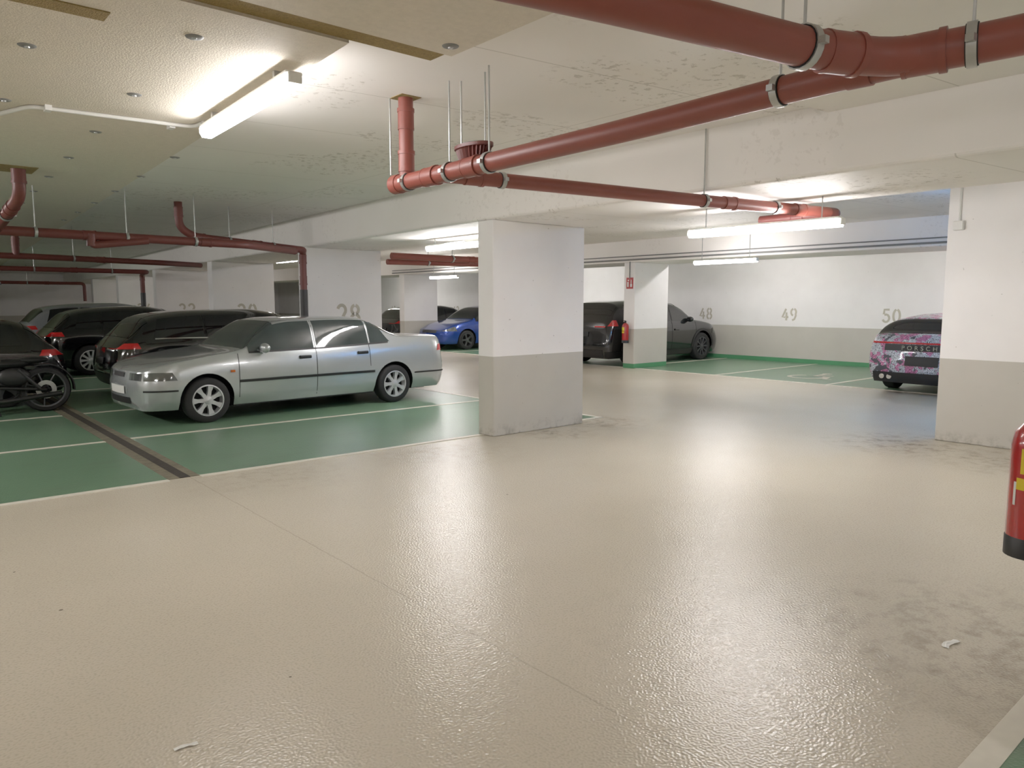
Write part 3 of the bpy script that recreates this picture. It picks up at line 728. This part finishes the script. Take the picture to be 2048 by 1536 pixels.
for s_ in (1,-1):
    x=4.85-4.85/2+.01
    for q in (.52,.64): mk('exhaust_tip',*tube([(x-.15,s_*q,.3),(x+.03,s_*q,.3)],.042,14),M_chrome,W5['root'],smooth=True)
def textmesh(s,size,parent,mt,loc,rot,name):
    cu=bpy.data.curves.new('t','FONT'); cu.body=s; cu.size=size; cu.align_x='CENTER'; cu.extrude=.003; cu.space_character=1.7
    to=bpy.data.objects.new('t',cu); COL.objects.link(to); bpy.context.view_layer.update()
    me=bpy.data.meshes.new_from_object(to.evaluated_get(bpy.context.evaluated_depsgraph_get())); bpy.data.objects.remove(to)
    me.materials.clear(); me.materials.append(mt)
    o=bpy.data.objects.new(name,me); o.parent=parent; o.location=loc; o.rotation_euler=rot; COL.objects.link(o); return o
W5['pt'][4]('badge_strip',True,-.62,.62,.745,.855,M_black,.01)
textmesh('PORSCHE',.1,W5['root'],M_chrome,(4.85/2+.085,0,.765),(PI/2,0,PI/2),'rear_lettering')
# ------------------------------------------------------------------ motorcycle
mb=root('motorcycle','black and silver cruiser motorcycle parked by the drain channel','motorcycle',(1.10,12.35,0))
R=.32
def bwheel(x):
    v,f=lathe([(R*.8,-.05),(R*.93,-.06),(R,-.02),(R,.02),(R*.93,.06),(R*.8,.05),(R*.8,-.05)],32,'y')
    o=mk('wheel',v,f,M_rubber,mb,smooth=True); o.location=(x,0,R)
    P=[lathe([(R*.82,-.035),(R*.74,-.03),(R*.74,.03),(R*.82,.035)],32,'y'),lathe([(.04,-.06),(.05,-.05),(.05,.05),(.04,.06),(.001,.06)],16,'y')]
    for k in range(7):
        a=2*PI*k/7; P.append(tube([(.03*math.cos(a),0,.03*math.sin(a)),(R*.76*math.cos(a+.12),0,R*.76*math.sin(a+.12))],.012,8))
    mk('rim',*join(P),M_rimdark,o,smooth=True)
    mk('brake_disc',*lathe([(.07,-.062),(.13,-.062),(.13,-.066),(.07,-.066),(.07,-.062)],28,'y'),M_steel,o,smooth=True)
bwheel(.68); bwheel(-.78)
V=[];F=[]
for i in range(13):
    a=math.radians(-5+115*i/12)
    for y in (-.075,.075):
        for r_ in (R+.03,R+.045): V.append((.68+r_*math.cos(a),y,R+r_*math.sin(a)))
for i in range(12):
    b=i*4; F+=[(b+1,b+3,b+7,b+5),(b,b+4,b+6,b+2),(b,b+1,b+5,b+4),(b+2,b+6,b+7,b+3)]
mk('rear_fender',V,F,M_black,mb,smooth=True)
mk('swingarm',*join([tube([(.68,-.1,R),(.1,-.1,R+.06)],.022,10),tube([(.68,.1,R),(.1,.1,R+.06)],.022,10),tube([(.6,-.11,R+.02),(.35,-.12,.62)],.028,10)]),M_black,mb,smooth=True)
mk('engine',*join([ellips((-.08,0,.36),(.22,.17,.16)),lathe([(.1,0),(.1,.02),(.07,.03),(.1,.04),(.07,.05),(.1,.06),(.07,.08),(.1,.09),(.1,.2),(.001,.22)],18,c=(-.16,0,.42)),lathe([(.1,0),(.1,.02),(.07,.03),(.1,.04),(.07,.05),(.1,.06),(.1,.2),(.001,.22)],18,c=(.03,0,.42)),lathe([(.001,-.2),(.1,-.19),(.12,-.16)],18,'y',c=(.0,0,.34))]),M_rimdark,mb,smooth=True)
mk('side_cover',*join([ellips((.3,-.1,.52),(.2,.05,.13)),ellips((.3,.1,.52),(.2,.05,.13))]),M_black,mb,smooth=True)
mk('fuel_tank',*ellips((-.18,0,.78),(.3,.16,.13)),P_silver,mb,smooth=True,label='silver tank')
mk('seat',*join([ellips((.25,0,.70),(.28,.14,.07)),ellips((.55,0,.74),(.2,.11,.05))]),M_black,mb,smooth=True)
mk('exhaust_pipe',*tube([(-.2,-.15,.42),(-.15,-.2,.2),(.2,-.2,.2),(.85,-.2,.27)],.035,12),M_black,mb,smooth=True)
mk('front_fork',*join([tube([(-.78,-.09,R),(-.5,-.09,.95)],.022,10),tube([(-.78,.09,R),(-.5,.09,.95)],.022,10)]),M_chrome,mb,smooth=True)
mk('handlebar',*tube([(-.25,-.38,1.0),(-.45,-.2,1.02),(-.48,.2,1.02),(-.25,.38,1.0)],.014,10),M_chrome,mb,smooth=True)
mk('headlight',*ellips((-.62,0,.86),(.1,.1,.1)),M_chrome,mb,smooth=True)
mk('kickstand',*tube([(.05,-.1,.25),(.1,-.28,.01)],.012,8),M_black,mb)
for (x,y,s) in ((3.62,1.15,.045),(.72,2.6,.03)):
    r=root('litter_scrap','small flattened clear plastic scrap on the floor','litter',(x,y,.001))
    V=[];F=[];n=6
    for i in range(n):
        for j in range(n): V.append(((i/(n-1)-.5)*s*2.6,(j/(n-1)-.5)*s*.7+.2*s*math.sin(i),random.random()*.004+.001))
    for i in range(n-1):
        for j in range(n-1): F.append((i*n+j,i*n+j+1,(i+1)*n+j+1,(i+1)*n+j))
    mk('plastic_film',V,F,M_white,r)
# ------------------------------------------------------------------ world, camera
wd_=bpy.data.worlds.new('w'); SC.world=wd_; wd_.use_nodes=True
wd_.node_tree.nodes['Background'].inputs[0].default_value=(.8,.85,1,1); wd_.node_tree.nodes['Background'].inputs[1].default_value=.2
cam=bpy.data.cameras.new('camera'); co=bpy.data.objects.new('camera',cam); COL.objects.link(co)
co.location=(0,0,1.55); co.rotation_euler=(math.radians(90-6.285),0,math.radians(49.4-90))
cam.sensor_width=36; cam.lens=26.02; cam.clip_start=.05
SC.camera=co
SC.view_settings.view_transform='Standard'
SC.view_settings.look='None'
SC.view_settings.exposure=.8
SC.view_settings.gamma=1.18
